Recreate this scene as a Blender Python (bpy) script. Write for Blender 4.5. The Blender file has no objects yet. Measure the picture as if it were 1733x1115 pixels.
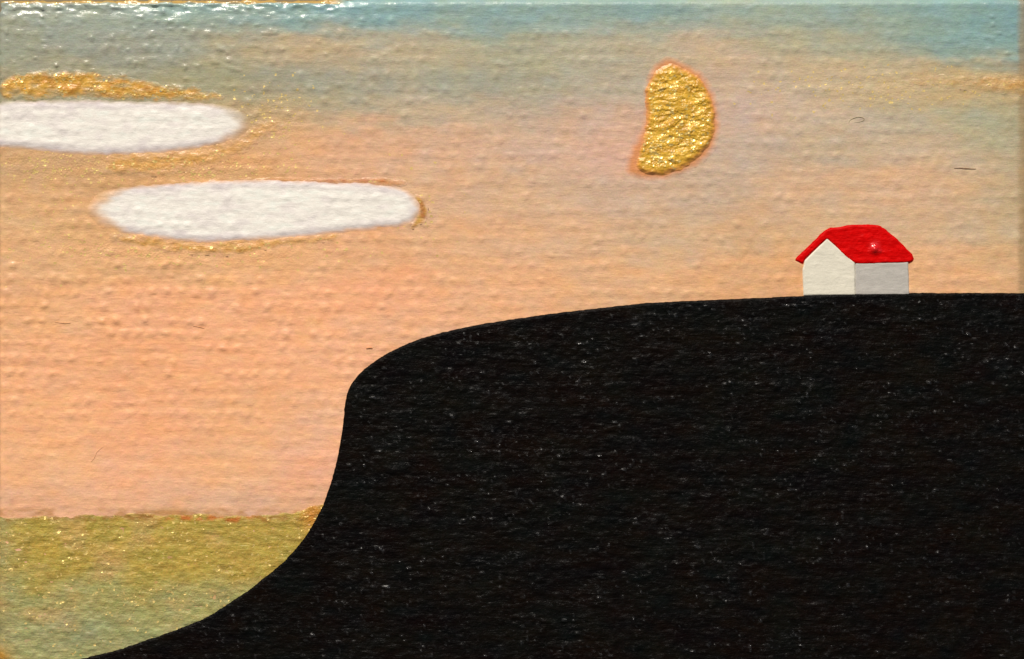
import bpy, math
import numpy as np
from mathutils import Vector

# ------------------------------------------------------------------ camera, light, exposure
# One scene unit = 1000 picture pixels; the painted canvas (1.73 x 1.12) hangs on a wall at eye height.
S = bpy.context.scene
COL = S.collection
CX, CZ = 866.5, 557.5           # picture centre, px
HANG = 1.5                      # height of the canvas centre above the ground
LENS = 85.0
cam_d = bpy.data.cameras.new("camera")
cam_d.lens = LENS; cam_d.sensor_width = 36.0; cam_d.sensor_fit = 'HORIZONTAL'
cam_d.clip_start = 0.05; cam_d.clip_end = 500
cam = bpy.data.objects.new("camera", cam_d); COL.objects.link(cam)
cam.location = (0, -1.733 * LENS / 36.0, HANG)
cam.rotation_euler = (math.radians(90), 0, 0)
S.camera = cam

SUN_EL, SUN_AZ = math.radians(51), math.radians(-16)   # azimuth measured from straight in front, to the left
w = bpy.data.worlds.new("World"); S.world = w; w.use_nodes = True
nt = w.node_tree; nt.nodes.clear()
wo = nt.nodes.new('ShaderNodeOutputWorld'); bg = nt.nodes.new('ShaderNodeBackground')
sky = nt.nodes.new('ShaderNodeTexSky'); sky.sky_type = 'NISHITA'; sky.sun_disc = False
sky.sun_elevation = SUN_EL; sky.sun_rotation = math.pi - SUN_AZ; sky.dust_density = 2.5
bg.inputs['Strength'].default_value = 0.06
nt.links.new(sky.outputs[0], bg.inputs[0]); nt.links.new(bg.outputs[0], wo.inputs[0])
sd_ = bpy.data.lights.new("sun", 'SUN'); sd_.energy = 3.6; sd_.angle = math.radians(0.8); sd_.color = (1.0, 0.93, 0.82)
sun = bpy.data.objects.new("sun", sd_); COL.objects.link(sun)
L = Vector((math.cos(SUN_EL) * math.sin(SUN_AZ), -math.cos(SUN_EL) * math.cos(SUN_AZ), math.sin(SUN_EL)))
sun.rotation_euler = L.to_track_quat('Z', 'Y').to_euler(); sun.location = L * 6
S.view_settings.view_transform = 'Standard'; S.view_settings.look = 'None'
S.view_settings.gamma = 1.0; S.view_settings.use_curve_mapping = False
S.view_settings.exposure = 0.08

# ------------------------------------------------------------------ noise
def _hash(ix, iy, seed):
    h = (ix.astype(np.int64) * 374761393 + iy.astype(np.int64) * 668265263 + seed * 1442695041) & 0xffffffff
    h = ((h ^ (h >> 13)) * 1274126177) & 0xffffffff
    return ((h ^ (h >> 16)) & 0xffff) / 65535.0
def vnoise(x, y, seed=0):
    ix, iy = np.floor(x), np.floor(y); fx, fy = x - ix, y - iy
    fx = fx * fx * (3 - 2 * fx); fy = fy * fy * (3 - 2 * fy)
    a, b = _hash(ix, iy, seed), _hash(ix + 1, iy, seed)
    c, d = _hash(ix, iy + 1, seed), _hash(ix + 1, iy + 1, seed)
    return (a + (b - a) * fx) * (1 - fy) + (c + (d - c) * fx) * fy
def fbm(x, y, seed=0, o=3):
    s, a, t = 0, 1.0, 0
    for i in range(o):
        s = s + a * vnoise(x * 2 ** i, y * 2 ** i, seed + 17 * i); t += a; a *= .5
    return s / t - .5            # about -0.5 .. 0.5
def sstep(a, b, x):
    t = np.clip((x - a) / (b - a), 0, 1); return t * t * (3 - 2 * t)
def lin(c):
    c = np.asarray(c, float) / 255.0
    return np.where(c <= .04045, c / 12.92, ((c + .055) / 1.055) ** 2.4)
LIGHT = np.array([1.0, 1.0, 1.0]) * 1.0
def pig(c): return np.clip(lin(c) / LIGHT, 0, .92)
def mix(a, b, t): return a + (b - a) * t[:, None]

# ------------------------------------------------------------------ the relief of the woven canvas (px)
def gauss(u, v, cx, cy, sx, sy): return np.exp(-((u - cx) / sx) ** 2 - ((v - cy) / sy) ** 2)
def weave(u, v):
    wu = u + 14 * fbm(u / 110, v / 90, 3) + 6 * fbm(u / 21, v / 17, 5)
    wv = v + 9 * fbm(u / 160, v / 90, 4) + 5 * fbm(u / 23, v / 15, 6)
    P = 13.2
    row = np.floor(wv / 23.0)
    k = 1.8 * (.5 + .5 * np.cos(2 * np.pi * (wu / 25.0 + .31 * row + .25 * vnoise(row, u / 140, 16)))) * (.5 - .5 * np.cos(2 * np.pi * wv / 23.0))   # thread crossings, one row above the other
    ridge = .12 * (.5 - .5 * np.cos(2 * np.pi * wv / 23.0)) + .10 * np.sin(np.pi * wu / P) * np.sin(np.pi * wv / P)
    vary = 1.7 * sstep(.15, .95, vnoise(u / 24, v / 14, 9))
    amp = .37 + .42 * gauss(u, v, 210, 520, 330, 150) + .22 * gauss(u, v, 250, 100, 420, 120) + .12 * gauss(u, v, 1150, 820, 620, 350)
    amp = amp * (1 - .45 * gauss(u, v, 250, 790, 420, 80))
    lump = 2.2 * fbm(u / 30, v / 13, 11, 3) + 1.3 * fbm(u / 9, v / 5, 12, 2)
    rim = 4.2 * sstep(34, 4, v + 10 * fbm(u / 40, v / 8, 13)) * sstep(640, 560, u) * np.clip(.7 + 2.4 * fbm(u / 20, v / 6, 14, 3), 0, 2)   # thick bead of wet-looking paint along the top left edge
    pip = 2.0 * sstep(.80, .97, vnoise(u / 12, v / 7, 15)) * np.clip(gauss(u, v, 180, 60, 380, 90) + .6 * gauss(u, v, 1700, 60, 90, 90) + .22, 0, 1)
    return amp * ((k + ridge) * vary * 1.1 + lump * .66) - rim + pip

# ------------------------------------------------------------------ canvas edge rolls back over its stretcher
X0, X1, Y0, Y1, R, DEPTH = -3.0, 1742.0, -2.0, 1126.0, 11.0, 55.0
def roll(s, lo, hi):
    """arc coordinate -> (position, depth, angle); s runs flat between lo+R and hi-R"""
    a0, a1 = lo + R, hi - R
    d = np.where(s > a1, s - a1, np.where(s < a0, a0 - s, 0.0)); sg = np.where(s > a1, 1.0, -1.0)
    a = np.minimum(d / R, np.pi / 2); ext = np.maximum(d - R * np.pi / 2, 0)
    pos = np.where(d > 0, np.where(s > a1, a1, a0) + sg * R * np.sin(a), s)
    return pos, R * (1 - np.cos(a)) + ext, a, sg
def place(u, v, h):
    x, dx, ax, sx = roll(u, X0, X1); y, dy, ay, sy = roll(v, Y0, Y1)
    dep = np.maximum(dx, dy) + .3 * np.minimum(dx, dy)
    x = x + h * np.sin(ax) * sx; y = y + h * np.sin(ay) * sy
    dep = dep - h * np.cos(ax) * np.cos(ay)
    return np.stack([(x - CX) / 1000, dep / 1000, (CZ - y) / 1000 + HANG], 1)
EXT = R * np.pi / 2 - R + DEPTH
U0, U1, V0, V1 = X0 - EXT, X1 + EXT, Y0 - EXT, Y1 + EXT

# ------------------------------------------------------------------ pigments
SKY = [  # u, v, sRGB of the dried paint
 (-40,20,165,168,150),(60,20,160,168,152),(200,18,158,172,160),(350,25,146,170,162),(520,25,136,168,166),(650,35,135,168,168),(800,35,142,168,163),
 (950,30,146,170,164),(1100,20,140,168,164),(1250,30,156,172,158),(1400,25,150,170,160),(1550,30,142,168,160),(1650,30,134,166,162),(1750,40,128,162,160),
 (40,80,158,162,142),(160,85,160,162,145),(280,80,160,164,148),(400,80,180,167,136),(520,82,194,171,134),(640,85,192,172,136),(760,85,186,172,138),
 (880,90,172,168,142),(1000,85,180,172,145),(1100,75,184,172,146),(1210,70,200,174,140),(1350,75,180,172,142),(1480,70,166,170,150),(1600,75,140,166,158),(1740,85,132,162,158),
 (40,130,168,160,128),(200,135,165,158,128),(360,130,165,160,128),(480,135,160,160,140),(600,135,160,160,145),(760,135,164,164,144),(900,145,168,166,146),
 (1030,145,180,170,148),(1230,135,196,172,146),(1380,130,196,174,140),(1500,135,196,172,132),(1620,145,196,168,118),(1740,140,196,160,105),
 (430,190,188,164,122),(560,175,178,168,138),(700,180,190,172,142),(850,190,190,170,144),(1000,195,198,170,144),(1060,210,206,170,142),(1250,195,202,174,150),
 (1400,200,200,176,146),(1540,200,186,172,142),(1680,200,176,172,142),(1740,210,168,164,136),
 (30,275,204,162,114),(200,280,206,160,108),(350,275,216,164,108),(480,230,222,170,120),(600,235,220,170,128),(750,240,212,172,138),(900,240,208,172,142),
 (1040,250,214,170,142),(1270,250,196,172,148),(1400,250,190,170,142),(1550,250,200,174,142),(1690,255,182,170,140),
 (40,340,216,168,116),(100,380,218,170,116),(760,330,216,172,130),(900,320,208,172,136),(1050,330,204,172,142),(1200,320,200,172,142),(1350,320,212,172,132),
 (1500,310,212,172,132),(1640,300,208,172,132),(1720,320,186,166,130),
 (40,430,224,172,120),(220,440,226,172,118),(420,440,228,174,120),(620,430,226,170,120),(800,410,222,172,126),(960,400,216,172,130),(1120,400,208,172,132),
 (1280,400,208,168,124),(1420,350,206,172,134),(1600,380,206,172,134),(1710,400,196,172,134),
 (60,520,230,172,120),(250,520,238,172,122),(450,510,238,172,122),(650,500,240,172,124),(850,490,228,172,124),(1050,480,222,172,124),(1230,480,220,168,118),
 (1320,470,222,168,116),(1600,450,222,170,120),(1710,450,212,168,120),
 (60,620,236,172,122),(220,630,236,170,118),(400,600,240,172,122),(540,600,238,174,126),(700,540,232,174,128),
 (60,720,238,174,122),(240,700,240,172,122),(420,700,234,172,120),(540,720,232,176,134),
 (60,790,234,176,126),(240,800,236,174,128),(400,790,236,176,124),(540,800,232,170,132),
 (60,850,228,172,128),(250,850,226,172,132),(420,850,220,172,134),(540,840,222,168,124),(300,900,190,150,90),(300,1150,150,150,105),(1700,900,200,165,120)]
SKY = np.array(SKY, float)
def sky_pig(u, v):
    uu = u + 80 * fbm(u / 90, v / 16, 21); vv = v + 34 * fbm(u / 70, v / 20, 22) + 12 * fbm(u / 18, v / 9, 23, 2)
    cols = pig(SKY[:, 2:] + np.array([4, 5, 10]) * sstep(165, 215, SKY[:, 2])[:, None]); out = np.zeros((len(u), 3)); tot = np.zeros(len(u)) + 1e-9
    for i in range(len(SKY)):
        g = np.exp(-((uu - SKY[i, 0]) / 75) ** 2 - ((vv - SKY[i, 1]) / 32) ** 2) + 3e-4 / (1 + (((uu - SKY[i, 0]) / 75) ** 2 + ((vv - SKY[i, 1]) / 32) ** 2) ** 2)
        out += g[:, None] * cols[i]; tot += g
    c = out / tot[:, None]
    # thin scumbled brush marks: warm and cool touches dragged sideways
    s1 = fbm(u / 60, v / 6, 31, 3); s2 = fbm(u / 22, v / 11, 33, 3); s3 = fbm(u / 30, v / 17, 35, 3); s4 = fbm(u / 8, v / 5, 36, 2)
    c = c * (1 + .16 * s1 + .14 * s2)[:, None]
    c = c * np.stack([1 + .12 * s3 + .07 * s4, 1 - .03 * s3 + .05 * s2, 1 - .26 * s3 + .12 * s4], 1)
    top = sstep(5, 1, v + 6 * fbm(u / 40, v / 9, 37)) * sstep(590, 560, u)     # ochre ground showing along the top edge
    c = mix(c, pig((190, 150, 70))[None], top * .9)
    side = sstep(1719, 1729, u + 6 * fbm(u / 9, v / 25, 38))
    c = mix(c, pig((156, 128, 88))[None], side * .6)
    smudge = gauss(u, v, u, 868 + 8 * fbm(u / 25, v / 60, 39), 1, 8) * sstep(-.15, .2, fbm(u / 17, v / 7, 40, 3)) * (u < 600)
    c = mix(c, pig((186, 132, 78))[None], smudge * .7)
    return np.clip(c, 0, .9)
def sky_gold(u, v):
    n = .5 + fbm(u / 14, v / 9, 41, 2)
    g = .55 * gauss(u, v, 300, 280, 190, 26) + .3 * gauss(u, v, 60, 280, 120, 26) + .45 * gauss(u, v, 320, 425, 240, 22) + .4 * gauss(u, v, 460, 200, 60, 45) \
        + .25 * gauss(u, v, 1480, 150, 180, 30) + .12 * gauss(u, v, 100, 380, 130, 60) + .25 * gauss(u, v, 730, 370, 35, 40) + .25 * sstep(6, 2, v) * sstep(590, 560, u)
    return np.clip(g * n * 1.6, 0, 1)

def sky_gloss(u, v):
    a = np.clip(1.1 * gauss(u, v, 180, 20, 420, 55) + .75 * gauss(u, v, 150, 90, 260, 70) + .9 * gauss(u, v, 1725, 60, 60, 90) + .45 * gauss(u, v, 0, 600, 60, 700) + .4 * gauss(u, v, 1735, 400, 40, 300) + .16, 0, 1)
    n = vnoise(u / 9, v / 5, 43) * .6 + vnoise(u / 30, v / 14, 44) * .4
    return np.clip(sstep(.62, .8, n + .28 * a) * a * 1.3 + .8 * sstep(.80, .95, vnoise(u / 12, v / 7, 15)) * a + 1.0 * sstep(26, 10, v + 14 * fbm(u / 26, v / 7, 45)) * sstep(600, 520, u), 0, 1)

# ------------------------------------------------------------------ materials
def paint(name, rough=.42, spec=.5, grain=.10, bump=.5, fine=.0009, sparkle=0.0, gloss_var=.2, flake=300, pigment=None):
    m = bpy.data.materials.new(name); m.use_nodes = True
    t = m.node_tree; N, K = t.nodes, t.links; N.clear()
    out = N.new('ShaderNodeOutputMaterial'); b = N.new('ShaderNodeBsdfPrincipled'); K.new(b.outputs[0], out.inputs[0])
    tc = N.new('ShaderNodeTexCoord')
    def mapping(sx, sy, sz):
        q = N.new('ShaderNodeMapping'); q.inputs['Scale'].default_value = (sx, sy, sz); K.new(tc.outputs['Object'], q.inputs[0]); return q
    def noise(mp, sc, det=2, ro=.6):
        q = N.new('ShaderNodeTexNoise'); q.inputs['Scale'].default_value = sc; q.inputs['Detail'].default_value = det
        q.inputs['Roughness'].default_value = ro; K.new(mp.outputs[0], q.inputs['Vector']); return q
    def math_(op, a, b_, c=None):
        q = N.new('ShaderNodeMath'); q.operation = op
        for i, s in enumerate((a, b_, c)):
            if s is None: continue
            if isinstance(s, (int, float)): q.inputs[i].default_value = s
            else: K.new(s, q.inputs[i])
        return q.outputs[0]
    iso = mapping(1, 1, 1); drag = mapping(.22, 1, 1)
    g1 = noise(iso, 330, 3, .7); g2 = noise(drag, 210, 3, .65); g3 = noise(iso, 95, 2)
    val = math_('MULTIPLY_ADD', g1.outputs['Fac'], grain * 1.6, 1 - grain * .8)
    val2 = math_('MULTIPLY_ADD', g2.outputs['Fac'], grain * 2.0, 1 - grain * 1.0)
    val = math_('MULTIPLY', val, val2)
    att = N.new('ShaderNodeAttribute'); att.attribute_name = 'pigment'
    tint = N.new('ShaderNodeMix'); tint.data_type = 'RGBA'; tint.blend_type = 'OVERLAY'; tint.inputs['Factor'].default_value = grain * 1.1
    if pigment is None: K.new(att.outputs['Color'], tint.inputs['A'])
    else: tint.inputs['A'].default_value = (*pigment, 1)
    K.new(g1.outputs['Color'], tint.inputs['B'])
    vm = N.new('ShaderNodeVectorMath'); vm.operation = 'SCALE'; K.new(tint.outputs['Result'], vm.inputs[0]); K.new(val, vm.inputs['Scale'])
    ga = N.new('ShaderNodeAttribute'); ga.attribute_name = 'gold'
    # mica flakes of the gold paint: only where the 'gold' attribute says it was brushed on
    vo = N.new('ShaderNodeTexVoronoi'); vo.inputs['Scale'].default_value = flake; K.new(iso.outputs[0], vo.inputs['Vector'])
    sep = N.new('ShaderNodeSeparateColor'); K.new(vo.outputs['Color'], sep.inputs[0])
    fl = math_('LESS_THAN', sep.outputs[0], math_('MULTIPLY', ga.outputs['Fac'], .34))
    flm = N.new('ShaderNodeMix'); flm.data_type = 'RGBA'; K.new(math_('MULTIPLY', fl, .8), flm.inputs['Factor'])
    K.new(vm.outputs[0], flm.inputs['A']); flm.inputs['B'].default_value = (.96, .70, .24, 1)
    K.new(flm.outputs['Result'], b.inputs['Base Color'])
    K.new(math_('MULTIPLY', fl, .45), b.inputs['Metallic'])
    r = math_('MULTIPLY_ADD', g3.outputs['Fac'], gloss_var, rough - gloss_var * .5)
    r = math_('MULTIPLY_ADD', fl, -.08, r)
    gl = N.new('ShaderNodeAttribute'); gl.attribute_name = 'gloss'
    r = math_('MULTIPLY_ADD', gl.outputs['Fac'], -.17, r)
    r = math_('MAXIMUM', r, .14)
    K.new(r, b.inputs['Roughness']); K.new(math_('MULTIPLY_ADD', gl.outputs['Fac'], .45, spec), b.inputs['Specular IOR Level'])
    # relief of bristle drag and grain, plus tilted flakes
    hgt = math_('MULTIPLY_ADD', g2.outputs['Fac'], 1.0, math_('MULTIPLY', g1.outputs['Fac'], .45))
    hgt = math_('MULTIPLY_ADD', g3.outputs['Fac'], 1.2, hgt)
    hgt = math_('MULTIPLY_ADD', math_('MULTIPLY', vo.outputs['Distance'], ga.outputs['Fac']), 2.2 + sparkle, hgt)
    bu = N.new('ShaderNodeBump'); bu.inputs['Strength'].default_value = bump; bu.inputs['Distance'].default_value = fine * 3
    K.new(hgt, bu.inputs['Height']); K.new(bu.outputs[0], b.inputs['Normal'])
    return m
M_sky = paint('oil_paint_sky', rough=.42, spec=.22, grain=.13, bump=.27)
M_sea = paint('oil_paint_sea', rough=.42, spec=.3, grain=.2, bump=.55)
M_white = paint('white_paint', rough=.42, spec=.4, grain=.05, bump=.22)
M_gold = paint('gold_mica_paint', rough=.38, spec=.6, grain=.2, bump=.36, sparkle=.3, flake=250)
M_black = paint('black_paint', rough=.38, spec=.05, grain=.5, bump=.6)
M_red = paint('red_paint', rough=.45, spec=.06, grain=.10, bump=.4)
M_wall_w = paint('house_white_paint', rough=.5, spec=.25, grain=.05, bump=.18)

# ------------------------------------------------------------------ mesh making
GRID = 2.6
def catmull(pts, n=8, closed=True):
    p = np.array(pts, float); m = len(p); out = []
    for i in range(m if closed else m - 1):
        a, b, c, d = p[(i - 1) % m], p[i], p[(i + 1) % m], p[(i + 2) % m]
        for k in range(n):
            t = k / n
            out.append(.5 * ((2 * b) + (c - a) * t + (2 * a - 5 * b + 4 * c - d) * t ** 2 + (3 * b - a - 3 * c + d) * t ** 3))
    return np.array(out)
def sdist(u, v, poly):
    """signed distance (negative inside) and closest point"""
    best = np.full(len(u), 1e18); cx = np.zeros(len(u)); cy = np.zeros(len(u)); ins = np.zeros(len(u), bool)
    q = np.roll(poly, -1, 0)
    for (x1, y1), (x2, y2) in zip(poly, q):
        dx, dy = x2 - x1, y2 - y1; l2 = dx * dx + dy * dy
        if l2 < 1e-9: continue
        t = np.clip(((u - x1) * dx + (v - y1) * dy) / l2, 0, 1)
        px, py = x1 + t * dx, y1 + t * dy; d = (u - px) ** 2 + (v - py) ** 2
        k = d < best; best[k] = d[k]; cx[k] = px[k]; cy[k] = py[k]
        if abs(dy) > 1e-9:
            c = ((y1 > v) != (y2 > v)) & (u < dx * (v - y1) / dy + x1); ins ^= c
    return np.sqrt(best) * np.where(ins, -1, 1), cx, cy
def mesh_obj(name, co, faces, mat, pigment=None, gold=None, parent=None, origin=None, gloss=None):
    if origin is not None: co = co - np.array(origin)
    me = bpy.data.meshes.new(name)
    me.vertices.add(len(co)); me.vertices.foreach_set('co', co.astype(np.float32).ravel())
    nf = len(faces); me.loops.add(nf * 4); me.loops.foreach_set('vertex_index', faces.astype(np.int32).ravel())
    me.polygons.add(nf); me.polygons.foreach_set('loop_start', np.arange(0, nf * 4, 4, dtype=np.int32))
    me.update(calc_edges=True); me.validate()
    me.polygons.foreach_set('use_smooth', np.ones(len(me.polygons), bool))
    if pigment is not None:
        a = me.attributes.new('pigment', 'FLOAT_COLOR', 'POINT')
        a.data.foreach_set('color', np.concatenate([pigment, np.ones((len(co), 1))], 1).astype(np.float32).ravel())
    if gold is not None:
        a = me.attributes.new('gold', 'FLOAT', 'POINT'); a.data.foreach_set('value', gold.astype(np.float32))
    if gloss is not None:
        a = me.attributes.new('gloss', 'FLOAT', 'POINT'); a.data.foreach_set('value', gloss.astype(np.float32))
    me.materials.append(mat)
    o = bpy.data.objects.new(name, me); COL.objects.link(o)
    if parent: o.parent = parent
    return o
def lattice(u0, u1, v0, v1, step=GRID):
    i0, i1 = math.floor((u0 - U0) / step), math.ceil((u1 - U0) / step)
    j0, j1 = math.floor((v0 - V0) / step), math.ceil((v1 - V0) / step)
    u = U0 + np.arange(i0, i1 + 1) * step; v = V0 + np.arange(j0, j1 + 1) * step
    gu, gv = np.meshgrid(u, v); return gu.ravel(), gv.ravel(), len(u), len(v)
def quads(nu, nv):
    i = np.arange(nu - 1)[None] + np.arange(nv - 1)[:, None] * nu; i = i.ravel()
    return np.stack([i, i + nu, i + nu + 1, i + 1], 1)
def layer(name, pts, thick, mat, colour, gold=None, parent=None, origin=None, smooth=True, ragged=0.0, rag=(12, 8), seed=50,
          ramp=3.0, tuck=-1.6, extra=None, step=GRID, under=0.0, flat=1.0, gloss=None, grow=0.0):
    """a layer of dried paint with real thickness, following the cloth below it"""
    poly = catmull(pts) if smooth else np.array(pts, float)
    if grow:
        t = np.roll(poly, -1, 0) - np.roll(poly, 1, 0); nrm = np.stack([t[:, 1], -t[:, 0]], 1); nrm /= np.linalg.norm(nrm, axis=1)[:, None] + 1e-9
        area = (poly[:, 0] * np.roll(poly[:, 1], -1) - np.roll(poly[:, 0], -1) * poly[:, 1]).sum()
        poly = poly + nrm * grow * (1 if area > 0 else -1)
    u0, v0 = poly.min(0) - 8; u1, v1 = poly.max(0) + 8
    u0, v0, u1, v1 = max(u0, U0), max(v0, V0), min(u1, U1), min(v1, V1)
    u, v, nu, nv = lattice(u0, u1, v0, v1, step)
    uu = u + ragged * fbm(u / rag[0], v / rag[1], seed, 3) * 2; vv = v + ragged * fbm(u / rag[0], v / rag[1], seed + 7, 3) * 2
    sd, cx, cy = sdist(uu, vv, poly)
    inside = sd < 0
    f = quads(nu, nv); keep = inside[f].any(1); f = f[keep]
    ids = np.unique(f); remap = np.full(len(u), -1); remap[ids] = np.arange(len(ids)); f = remap[f]
    u, v, sd = u[ids], v[ids], sd[ids]; ox = cx[ids] - uu[ids]; oy = cy[ids] - vv[ids]
    out = sd > 0
    lim = np.minimum(1.0, step * 1.6 / np.maximum(np.hypot(ox, oy), 1e-6))
    u = np.where(out, u + ox * lim, u); v = np.where(out, v + oy * lim, v)
    sd = np.where(out, 0.0, sd); d = -sd
    h = weave(u, v) * flat + under + tuck + (thick - tuck) * sstep(0, ramp, d)
    if extra is not None: h = h + extra(u, v, d)
    c = colour(u, v, d); g = gold(u, v, d) if gold is not None else np.zeros(len(u))
    return mesh_obj(name, place(u, v, h), f, mat, c, g, parent, origin, gloss(u, v, d) if gloss is not None else None)
def props(o, label=None, cat=None, kind=None, group=None):
    if label: o['label'] = label
    if cat: o['category'] = cat
    if kind: o['kind'] = kind
    if group: o['group'] = group
    return o
def root(name, px, py, label, cat, group=None):
    o = bpy.data.objects.new(name, None); COL.objects.link(o); o.empty_display_size = .02
    o.location = ((px - CX) / 1000, -.002, (CZ - py) / 1000 + HANG); props(o, label, cat, None, group); return o
def org(r): return tuple(r.location)

# ------------------------------------------------------------------ setting: ground, wall, sky on its canvas, sea, hill
def simple(name, verts, faces, mat, **k):
    me = bpy.data.meshes.new(name); me.from_pydata(verts, [], faces); me.materials.append(mat)
    o = bpy.data.objects.new(name, me); COL.objects.link(o); return props(o, **k)
def plain(name, c, rough=.8, scale=6):
    m = bpy.data.materials.new(name); m.use_nodes = True; t = m.node_tree; b = t.nodes['Principled BSDF']; b.inputs['Roughness'].default_value = rough
    n = t.nodes.new('ShaderNodeTexNoise'); n.inputs['Scale'].default_value = scale; n.inputs['Detail'].default_value = 6
    r = t.nodes.new('ShaderNodeValToRGB'); r.color_ramp.elements[0].color = (*[x * .85 for x in c], 1); r.color_ramp.elements[1].color = (*c, 1)
    t.links.new(n.outputs['Fac'], r.inputs[0]); t.links.new(r.outputs[0], b.inputs['Base Color'])
    bu = t.nodes.new('ShaderNodeBump'); bu.inputs['Strength'].default_value = .2; t.links.new(n.outputs['Fac'], bu.inputs['Height']); t.links.new(bu.outputs[0], b.inputs['Normal'])
    return m
simple('ground', [(-60, -60, 0), (60, -60, 0), (60, 60, 0), (-60, 60, 0)], [(0, 1, 2, 3)], plain('dark_paving', (.10, .095, .09), .9), kind='structure')
WY = (DEPTH + R + 3) / 1000
simple('wall', [(-4, WY, 0), (4, WY, 0), (4, WY, 3.2), (-4, WY, 3.2), (-4, WY + .2, 0), (4, WY + .2, 0), (4, WY + .2, 3.2), (-4, WY + .2, 3.2)],
       [(0, 1, 2, 3), (4, 7, 6, 5), (3, 2, 6, 7), (0, 3, 7, 4), (1, 5, 6, 2)], plain('olive_plaster', (.26, .21, .13)), kind='structure')

u, v, nu, nv = lattice(U0, U1, V0, V1)
sky_o = mesh_obj('sky', place(u, v, weave(u, v)), quads(nu, nv), M_sky, sky_pig(u, v), sky_gold(u, v), gloss=sky_gloss(u, v))
props(sky_o, kind='structure')

def sea_col(u, v, d):
    n = fbm(u / 34, v / 16, 61, 3); s = fbm(u / 14, v / 5, 62, 3); n2 = fbm(u / 60, v / 40, 63, 2)
    c = mix(np.repeat(pig((176, 151, 68))[None], len(u), 0), pig((162, 154, 94))[None], sstep(950, 1010, v + 60 * n2 + 30 * n))
    c = mix(c, pig((156, 156, 106))[None], sstep(1010, 1080, v + 50 * n) * .7)
    c = mix(c, pig((160, 152, 104))[None], sstep(50, -5, u + 50 * n) * .6)
    c = mix(c, pig((186, 150, 92))[None], sstep(.12, .3, n2) * .5)
    c = mix(c, pig((146, 150, 114))[None], .5 * gauss(u, v, 130, 1068, 60, 30) * (1 + n))
    c = mix(c, pig((198, 168, 134))[None], sstep(30, 0, d) * sstep(440, 500, u) * sstep(900, 940, v) * .5)
    c = mix(c, pig((200, 136, 52))[None], np.clip(gauss(u, v, 531, 868, 20, 28) * 1.1, 0, 1))
    c = mix(c, pig((184, 136, 56))[None], np.clip(gauss(u, v, 0, 1112, 17, 15) * 1.1, 0, 1))
    c = c * (1 + .4 * s + .3 * n + .3 * fbm(u / 7, v / 4, 64, 2))[:, None]
    c = c * np.stack([1 + .25 * fbm(u / 22, v / 12, 69), np.ones(len(u)), 1 - .3 * fbm(u / 22, v / 12, 70)], 1)
    line = sstep(8, 1, np.abs(v - 875 - 14 * fbm(u / 16, v / 50, 65, 3))) * sstep(-.2, .12, fbm(u / 15, v / 9, 66, 3))
    hot = sstep(240, 300, u) * sstep(470, 380, u)
    red = mix(np.repeat(pig((150, 105, 48))[None], len(u), 0), pig((196, 96, 40))[None], hot)
    c = c + (red - c) * (line * .8)[:, None]
    c = mix(c, sky_pig(u, v), sstep(3.5, 0, d) * (v < 900) * .85)
    return np.clip(c, 0.002, .9)
sea = layer('sea', [(-80, 873), (0, 874), (60, 873), (150, 871), (280, 869), (350, 870), (420, 871), (490, 866), (525, 856), (560, 850), (600, 850), (640, 900), (620, 1040), (600, 1200), (300, 1210), (-90, 1210), (-90, 1000)],
            .7, M_sea, sea_col, lambda u, v, d: np.clip((.09 + .3 * fbm(u / 30, v / 16, 67)) * sstep(0, 6, d) * (1 - .5 * sstep(1000, 1080, v)) + .2 * gauss(u, v, 531, 868, 20, 28), 0, 1),
            ragged=5, rag=(15, 10), extra=lambda u, v, d: 2.4 * fbm(u / 11, v / 6, 68, 3) * sstep(0, 5, d), tuck=-.2, ramp=6)
props(sea, kind='structure')

HILL = [(1830, 495), (1733, 497), (1690, 497), (1620, 497), (1550, 497), (1480, 498), (1400, 500), (1350, 502.5), (1300, 505), (1200, 509), (1100, 514), (1040, 520), (960, 529), (900, 537),
        (830, 547.5), (780, 557), (730, 569), (690, 583), (650, 603), (620, 624), (600, 645), (590, 664), (585, 686), (583, 710), (578, 745), (572, 778), (562, 815), (550, 850), (535, 880),
        (519, 907), (499, 932), (474, 957), (440, 985), (400, 1014), (350, 1045), (300, 1066), (250, 1083.5), (200, 1100), (150, 1113), (100, 1123), (30, 1132), (-100, 1140),
        (-100, 1230), (600, 1240), (1830, 1240), (1850, 900)]
def glint(u, v): return sstep(.83, .96, vnoise(u / 4.6, v / 3.8, 78)) * sstep(.2, .6, vnoise(u / 60, v / 22, 79) + .5 * fbm(u / 20, v / 8, 80))
def hill_col(u, v, d):
    n = fbm(u / 40, v / 22, 71, 3); n2 = fbm(u / 55, v / 30, 72, 2); s = fbm(u / 18, v / 5, 73, 3)
    c = np.repeat(np.array([[.0036, .0027, .0021]]), len(u), 0)
    c = c * np.stack([1 + 1.1 * n, 1 + .9 * n2, 1 - .9 * n + .6 * n2], 1) * (1 + 1.0 * s)[:, None]
    return np.clip(c, .0008, .03)
hill = layer('hill', HILL, 3.4, M_black, hill_col, ragged=.8, rag=(7, 7), ramp=3, tuck=-.8, grow=2.2,
             extra=lambda u, v, d: (1.6 * fbm(u / 13, v / 5.5, 74, 3) + .9 * fbm(u / 7, v / 3.4, 75, 2) + 2.0 * glint(u, v)) * sstep(4, 22, d), flat=.8,
             gloss=lambda u, v, d: (.25 * sstep(.62, .84, .6 * vnoise(u / 9, v / 4.4, 76) + .4 * vnoise(u / 34, v / 17, 77)) + 1.5 * glint(u, v)) * sstep(3, 12, d))
props(hill, kind='structure')

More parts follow.
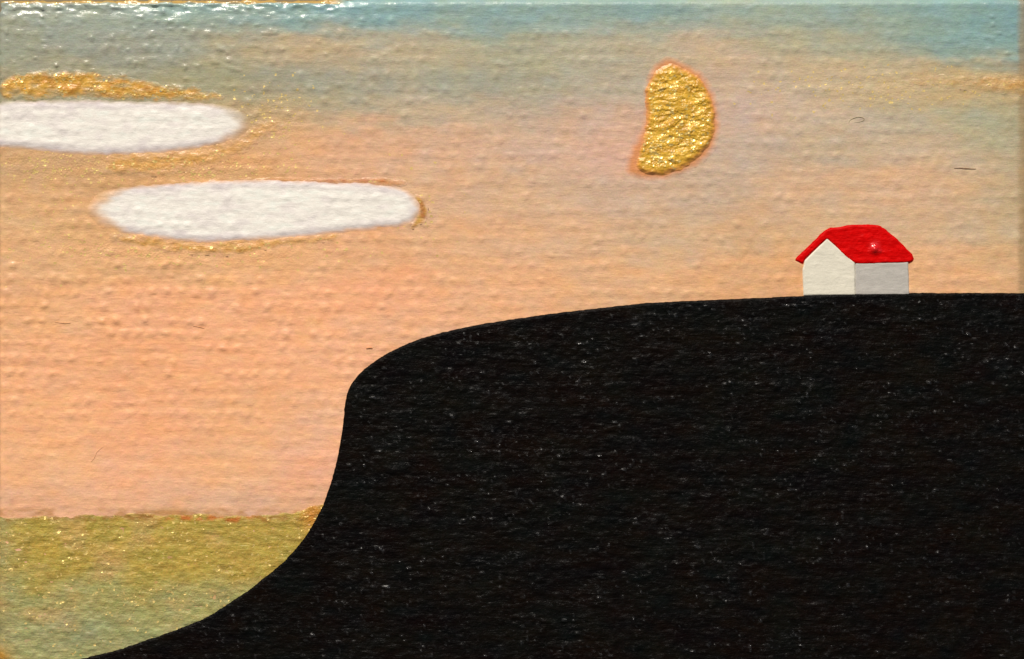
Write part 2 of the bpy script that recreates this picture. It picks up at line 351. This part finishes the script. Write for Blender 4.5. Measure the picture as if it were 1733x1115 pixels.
# ------------------------------------------------------------------ clouds
C1 = [(-80, 172), (0, 172), (60, 170), (150, 169), (250, 171), (330, 173), (382, 178), (411, 190), (421, 208), (414, 226), (388, 239), (350, 247), (300, 255), (250, 259), (180, 262), (120, 259), (60, 254), (0, 250), (-80, 250)]
C2 = [(148, 352), (162, 333), (195, 319), (260, 312), (330, 307), (400, 304), (480, 303), (560, 306), (620, 309), (670, 316), (700, 329), (712, 350), (706, 369), (685, 381), (640, 387), (560, 395), (480, 403), (400, 409), (340, 410), (280, 405), (220, 396), (175, 383), (152, 367)]
def cloud_col(soft):
    def f(u, v, d):
        n = fbm(u / 22, v / 5, 81, 3); m = fbm(u / 24, v / 14, 82, 3)
        c = np.repeat(pig((244, 238, 228))[None], len(u), 0)
        c = mix(c, pig((222, 211, 210))[None], np.clip(sstep(.0, .35, m) * .45 + sstep(24, 8, d + 8 * n) * .7, 0, 1))
        c = mix(c, pig((224, 178, 162))[None], sstep(9, 3, d + 6 * n) * .5)
        c = c * (1 + .16 * n + .08 * fbm(u / 10, v / 7, 83, 2))[:, None]
        w_ = soft(u, v) * (1.25 + .9 * n)
        return np.clip(mix(sky_pig(u, v), c, sstep(0, 1, (d + 3 * m) / np.maximum(w_, 1)) * sstep(0, 2, d)), 0, .9)
    return f
def rim_col(base, deep, w_):
    def f(u, v, d):
        n = fbm(u / 11, v / 6, 85, 3); blot = sstep(-.30, .06, fbm(u / 30, v / 9, 84, 3))
        c = mix(np.repeat(pig(base)[None], len(u), 0), pig(deep)[None], sstep(-.1, .3, n))
        c = c * (1 + .5 * fbm(u / 6, v / 4, 86, 2))[:, None]
        return np.clip(mix(sky_pig(u, v), c, sstep(0, w_ * 1.15, d + 9 * n) * (.4 + .55 * blot) * sstep(0, 8, d)), 0, .9)
    return f
def rim_gold(k): return lambda u, v, d: np.clip(k * sstep(2, 16, d) * (.35 + 1.9 * fbm(u / 26, v / 9, 84, 3) + .7 * fbm(u / 9, v / 6, 87, 2)), 0, 1)
lump = lambda k: (lambda u, v, d: k * fbm(u / 7, v / 5, 88, 3) * sstep(0, 14, d))

cl = root('cloud', 200, 215, 'long white cloud running off the left edge under a bright gold line', 'cloud', 'flat white clouds in the sky')
layer('gold_rim', [(-6, 150), (12, 124), (70, 114), (150, 116), (240, 130), (340, 146), (385, 166), (340, 176), (230, 173), (120, 171), (30, 173), (0, 170)], .55, M_gold, rim_col((216, 162, 56), (206, 142, 50), 15), rim_gold(.62), cl, org(cl), ragged=5, extra=lump(2.0), tuck=-.05, ramp=16)
layer('gold_rim', [(170, 275), (200, 256), (300, 250), (370, 240), (410, 225), (430, 205), (470, 195), (480, 215), (440, 245), (400, 268), (330, 290), (240, 300), (180, 296)], .55, M_gold, rim_col((220, 164, 84), (216, 158, 72), 22), rim_gold(.42), cl, org(cl), ragged=6, extra=lump(1.7), tuck=-.05, ramp=16)
layer('cloud_body', C1, 1.6, M_white, cloud_col(lambda u, v: 9 + 16 * sstep(350, 410, u)), None, cl, org(cl), grow=3, ragged=2.6, ramp=15, tuck=-.15, flat=.75, extra=lambda u, v, d: .8 * fbm(u / 34, v / 6, 89, 3) * sstep(0, 6, d))
cl2 = root('cloud', 430, 357, 'long white lens-shaped cloud floating alone below the other, tapering at its left end', 'cloud', 'flat white clouds in the sky')
layer('gold_rim', [(185, 392), (240, 396), (330, 404), (400, 404), (480, 398), (560, 392), (590, 400), (540, 415), (460, 424), (390, 434), (300, 430), (230, 422), (195, 408)], .55, M_gold, rim_col((214, 162, 72), (206, 146, 56), 16), rim_gold(.6), cl2, org(cl2), ragged=5, extra=lump(1.4), tuck=-.05, ramp=16)
layer('gold_rim', [(380, 303), (470, 299), (560, 300), (640, 298), (682, 302), (690, 314), (660, 318), (560, 311), (470, 309)], .55, M_gold, rim_col((206, 132, 62), (184, 100, 46), 5), rim_gold(.25), cl2, org(cl2), ragged=2.5, extra=lump(1.7), tuck=-.1, ramp=5)
layer('gold_rim', [(700, 330), (716, 334), (726, 352), (724, 372), (708, 386), (690, 392), (696, 376), (706, 360)], .55, M_gold, rim_col((206, 156, 66), (180, 112, 50), 6), rim_gold(.5), cl2, org(cl2), ragged=3, extra=lump(1.7), tuck=-.1, ramp=5)
layer('cloud_body', C2, 1.6, M_white, cloud_col(lambda u, v: 9 + 24 * sstep(230, 160, u) + 6 * sstep(670, 710, u)), None, cl2, org(cl2), grow=3, ragged=2.6, ramp=15, tuck=-.15, flat=.75, extra=lambda u, v, d: .8 * fbm(u / 34, v / 6, 90, 3) * sstep(0, 6, d))
gs = layer('gold_streak', [(1510, 138), (1560, 126), (1640, 122), (1700, 124), (1760, 128), (1770, 162), (1700, 164), (1640, 154), (1560, 152)], .8, M_gold, rim_col((206, 160, 92), (206, 150, 70), 26), rim_gold(.35), ragged=5, extra=lump(1.7), tuck=-.05, ramp=16)
props(gs, 'faint gold streak brushed across the sky at the right edge above the house', 'streak')

# ------------------------------------------------------------------ gold moon
MOON = [(1136, 104), (1157, 113), (1183, 127), (1201, 152), (1211, 181), (1213, 214), (1206, 241), (1187, 266), (1162, 284), (1139, 295), (1114, 299), (1096, 297), (1078, 289), (1074, 273), (1079, 252),
        (1085, 233), (1089, 214), (1091, 192), (1090, 170), (1092, 146), (1102, 125), (1118, 110)]
HALO = [(1135, 92), (1164, 104), (1194, 122), (1211, 150), (1221, 182), (1223, 215), (1216, 248), (1194, 275), (1165, 294), (1138, 305), (1108, 309), (1080, 306), (1058, 294), (1056, 268), (1064, 245),
        (1076, 226), (1084, 205), (1087, 180), (1086, 145), (1096, 118), (1114, 98)]
mo = root('moon', 1145, 200, 'lumpy gold moon bulging to the right with glittering paint and an orange edge', 'moon')
def halo_col(u, v, d):
    n = fbm(u / 14, v / 10, 91, 3)
    c = mix(np.repeat(pig((226, 152, 104))[None], len(u), 0), pig((218, 138, 74))[None], sstep(7, 15, d))
    return np.clip(mix(sky_pig(u, v), c, sstep(0, 15, d + 8 * n) * .8 * sstep(0, 4, d)), 0, .9)
layer('orange_halo', HALO, .6, M_sky, halo_col, None, mo, org(mo), ragged=2.5, extra=lump(.8), tuck=-.05, ramp=16)
def moon_col(u, v, d):
    n = fbm(u / 16, v / 11, 92, 3)
    c = mix(np.repeat(pig((224, 176, 56))[None], len(u), 0), pig((206, 154, 42))[None], sstep(-.1, .25, n))
    c = mix(c, pig((222, 146, 62))[None], sstep(15, 2, d + 12 * n) * .8)
    c = c * (1 + .5 * fbm(u / 5, v / 4, 93, 2))[:, None]
    return np.clip(mix(halo_col(u, v, d + 13), c, sstep(0, 10, d + 4 * n)), 0, .9)
def moon_lump(u, v, d):
    r = np.abs(fbm(u / 34, v / 20, 94, 3)) ; r = -1.2 * sstep(.045, 0, r)
    return np.maximum(5.2 * fbm(u / 22, v / 13, 95, 3) + 1.8 * fbm(u / 8, v / 6, 96, 2) + r, -2.4) * sstep(0, 12, d)
layer('gold_body', MOON, 3.6, M_gold, moon_col, lambda u, v, d: np.clip(sstep(4, 18, d) * (.5 + .9 * fbm(u / 12, v / 9, 97, 2)), 0, 1), mo, org(mo), ragged=2.6, ramp=11, tuck=-.2, extra=moon_lump, step=GRID / 2)

# ------------------------------------------------------------------ house on the hill
ho = root('house', 1448, 498, 'small white gabled house with a bright red roof standing on the black hill', 'house')
def flatc(c, edge=None, k=.10, seed=101):
    def f(u, v, d):
        n = fbm(u / 9, v / 4, seed, 3); m = fbm(u / 16, v / 12, seed + 2, 2)
        q = np.repeat(pig(c)[None], len(u), 0) * (1 + k * n * 2 + k * m)[:, None]
        if edge is not None: q = mix(q, pig(edge)[None], sstep(4.5, 1, d) * .5)
        return np.clip(q, 0, .9)
    return f
fine = GRID / 2
layer('side_wall', [(1446.5, 444), (1470, 444), (1538, 442), (1538.5, 470), (1539.5, 500), (1446.5, 500)], 1.6, M_wall_w, flatc((184, 179, 171), k=.07), None, ho, org(ho), smooth=False, ragged=.5, ramp=2, step=fine, flat=.45, under=.6)
layer('gable_wall', [(1361, 440), (1399.5, 402), (1447.5, 444), (1448, 500), (1359, 501), (1357.5, 456)], 1.9, M_wall_w, flatc((224, 218, 200), k=.05, seed=111), None, ho, org(ho), smooth=False, ragged=.5, ramp=2, step=fine, flat=.45, under=.7,
      extra=lambda u, v, d: .4 * sstep(1400, 1446, u))
ROOF = [(1345.2, 438), (1347, 442.5), (1359.5, 447.5), (1363, 439), (1381, 421), (1399.5, 405.5), (1411, 416), (1431, 437), (1445, 446.5), (1456, 447.5), (1490, 446.5), (1525, 445.5), (1541, 445),
        (1546.5, 440), (1544.5, 431), (1521, 407), (1498, 387), (1488, 381), (1465, 379.5), (1432, 381), (1421, 384.5), (1405, 385), (1394, 390.5), (1374, 411)]
def roof_pts(p):          # softened corners, straight runs kept
    p = np.array(p); out = []
    for i in range(len(p)):
        a, b, c = p[i - 1], p[i], p[(i + 1) % len(p)]
        out += [tuple(b + (a - b) * min(.3, 2 / np.linalg.norm(a - b))), tuple(b + (c - b) * min(.3, 2 / np.linalg.norm(c - b)))]
    return out
def roof_bump(u, v, d):
    return 1.2 * fbm(u / 10, v / 7, 121, 3) * sstep(1, 6, d) + 5.2 * gauss(u, v, 1480, 421, 6.5, 6) + 1.6 * gauss(u, v, 1489, 425, 2.2, 2.2)
layer('roof', roof_pts(ROOF), 2.3, M_red, flatc((208, 3, 3), edge=(180, 4, 4), k=.12, seed=125), None, ho, org(ho), smooth=False, ragged=.9, rag=(6, 6), ramp=3, tuck=-.6, step=fine, under=.8, extra=roof_bump, flat=.8,
      gloss=lambda u, v, d: 1.7 * np.clip(1.6 * gauss(u, v, 1480, 417, 7, 7) + 1.2 * gauss(u, v, 1489, 424, 3, 3), 0, 1))

# ------------------------------------------------------------------ hairs and specks caught in the paint
def tube(name, pts, r, colour, label, cat, lift=.1):
    r = r * .75
    p = catmull(pts, 5, closed=False); p = np.vstack([p, pts[-1]]); n = len(p); m = 6
    hz = weave(p[:, 0], p[:, 1]) + lift; co = []
    for i in range(n):
        t = p[min(i + 1, n - 1)] - p[max(i - 1, 0)]; t = t / (np.linalg.norm(t) + 1e-9); nn = (-t[1], t[0])
        rr = r * (0.35 + .65 * math.sin(math.pi * (i + .5) / n))
        for k in range(m):
            a = 2 * math.pi * k / m; co.append((p[i, 0] + nn[0] * rr * math.cos(a), p[i, 1] + nn[1] * rr * math.cos(a), hz[i] + rr * math.sin(a)))
    co = np.array(co); f = [(i * m + k, i * m + (k + 1) % m, (i + 1) * m + (k + 1) % m, (i + 1) * m + k) for i in range(n - 1) for k in range(m)]
    f += [(0, 1, 2, 3), (0, 3, 4, 5), ((n - 1) * m + 3, (n - 1) * m + 2, (n - 1) * m + 1, (n - 1) * m), ((n - 1) * m + 5, (n - 1) * m + 4, (n - 1) * m + 3, (n - 1) * m)]
    W = place(co[:, 0], co[:, 1], co[:, 2]); o0 = W.mean(0)
    o = mesh_obj(name, W, np.array(f), bpy.data.materials.get('hair_' + cat) or paint('hair_' + cat, rough=.5, grain=.1, pigment=tuple(pig(colour))), None, np.zeros(len(co)), None, o0)
    o.location = o0; return props(o, label, cat)
tube('bristle', [(1616, 285), (1624, 284.5), (1632, 285), (1641, 285.5), (1650, 286)], 1.5, (134, 104, 78), 'short dark brown bristle lying level in the sky at far right, above the house roof', 'bristle')
tube('paint_curl', [(1437, 210), (1438, 204), (1444, 200), (1452, 198), (1460, 199), (1462, 203), (1455, 206), (1446, 207)], 1.0, (176, 160, 128), 'tiny grey curled loop of paint in the sky between the moon and the right edge', 'curl')
tube('paint_crack', [(94, 545), (102, 546), (110, 547), (119, 546)], 1.1, (214, 156, 108), 'short brown crack in the peach sky at far left, below both clouds', 'crack')
tube('hair', [(155, 781), (160, 774), (164, 765), (174, 757)], .8, (224, 170, 124), 'fine curved brown hair in the peach sky just above the horizon at left', 'hair')
tube('fibre', [(327, 552), (336, 553), (346, 556)], .9, (200, 140, 92), 'fine straight brown fibre in the peach sky below the lens-shaped cloud', 'fibre')
tube('paint_nub', [(620, 590), (625, 588), (630, 590)], 2.2, (214, 150, 102), 'small brown nub of paint in the sky just above the shoulder of the hill', 'nub')
# fix object origins of parts: children were built relative to their empty, so nothing else to move
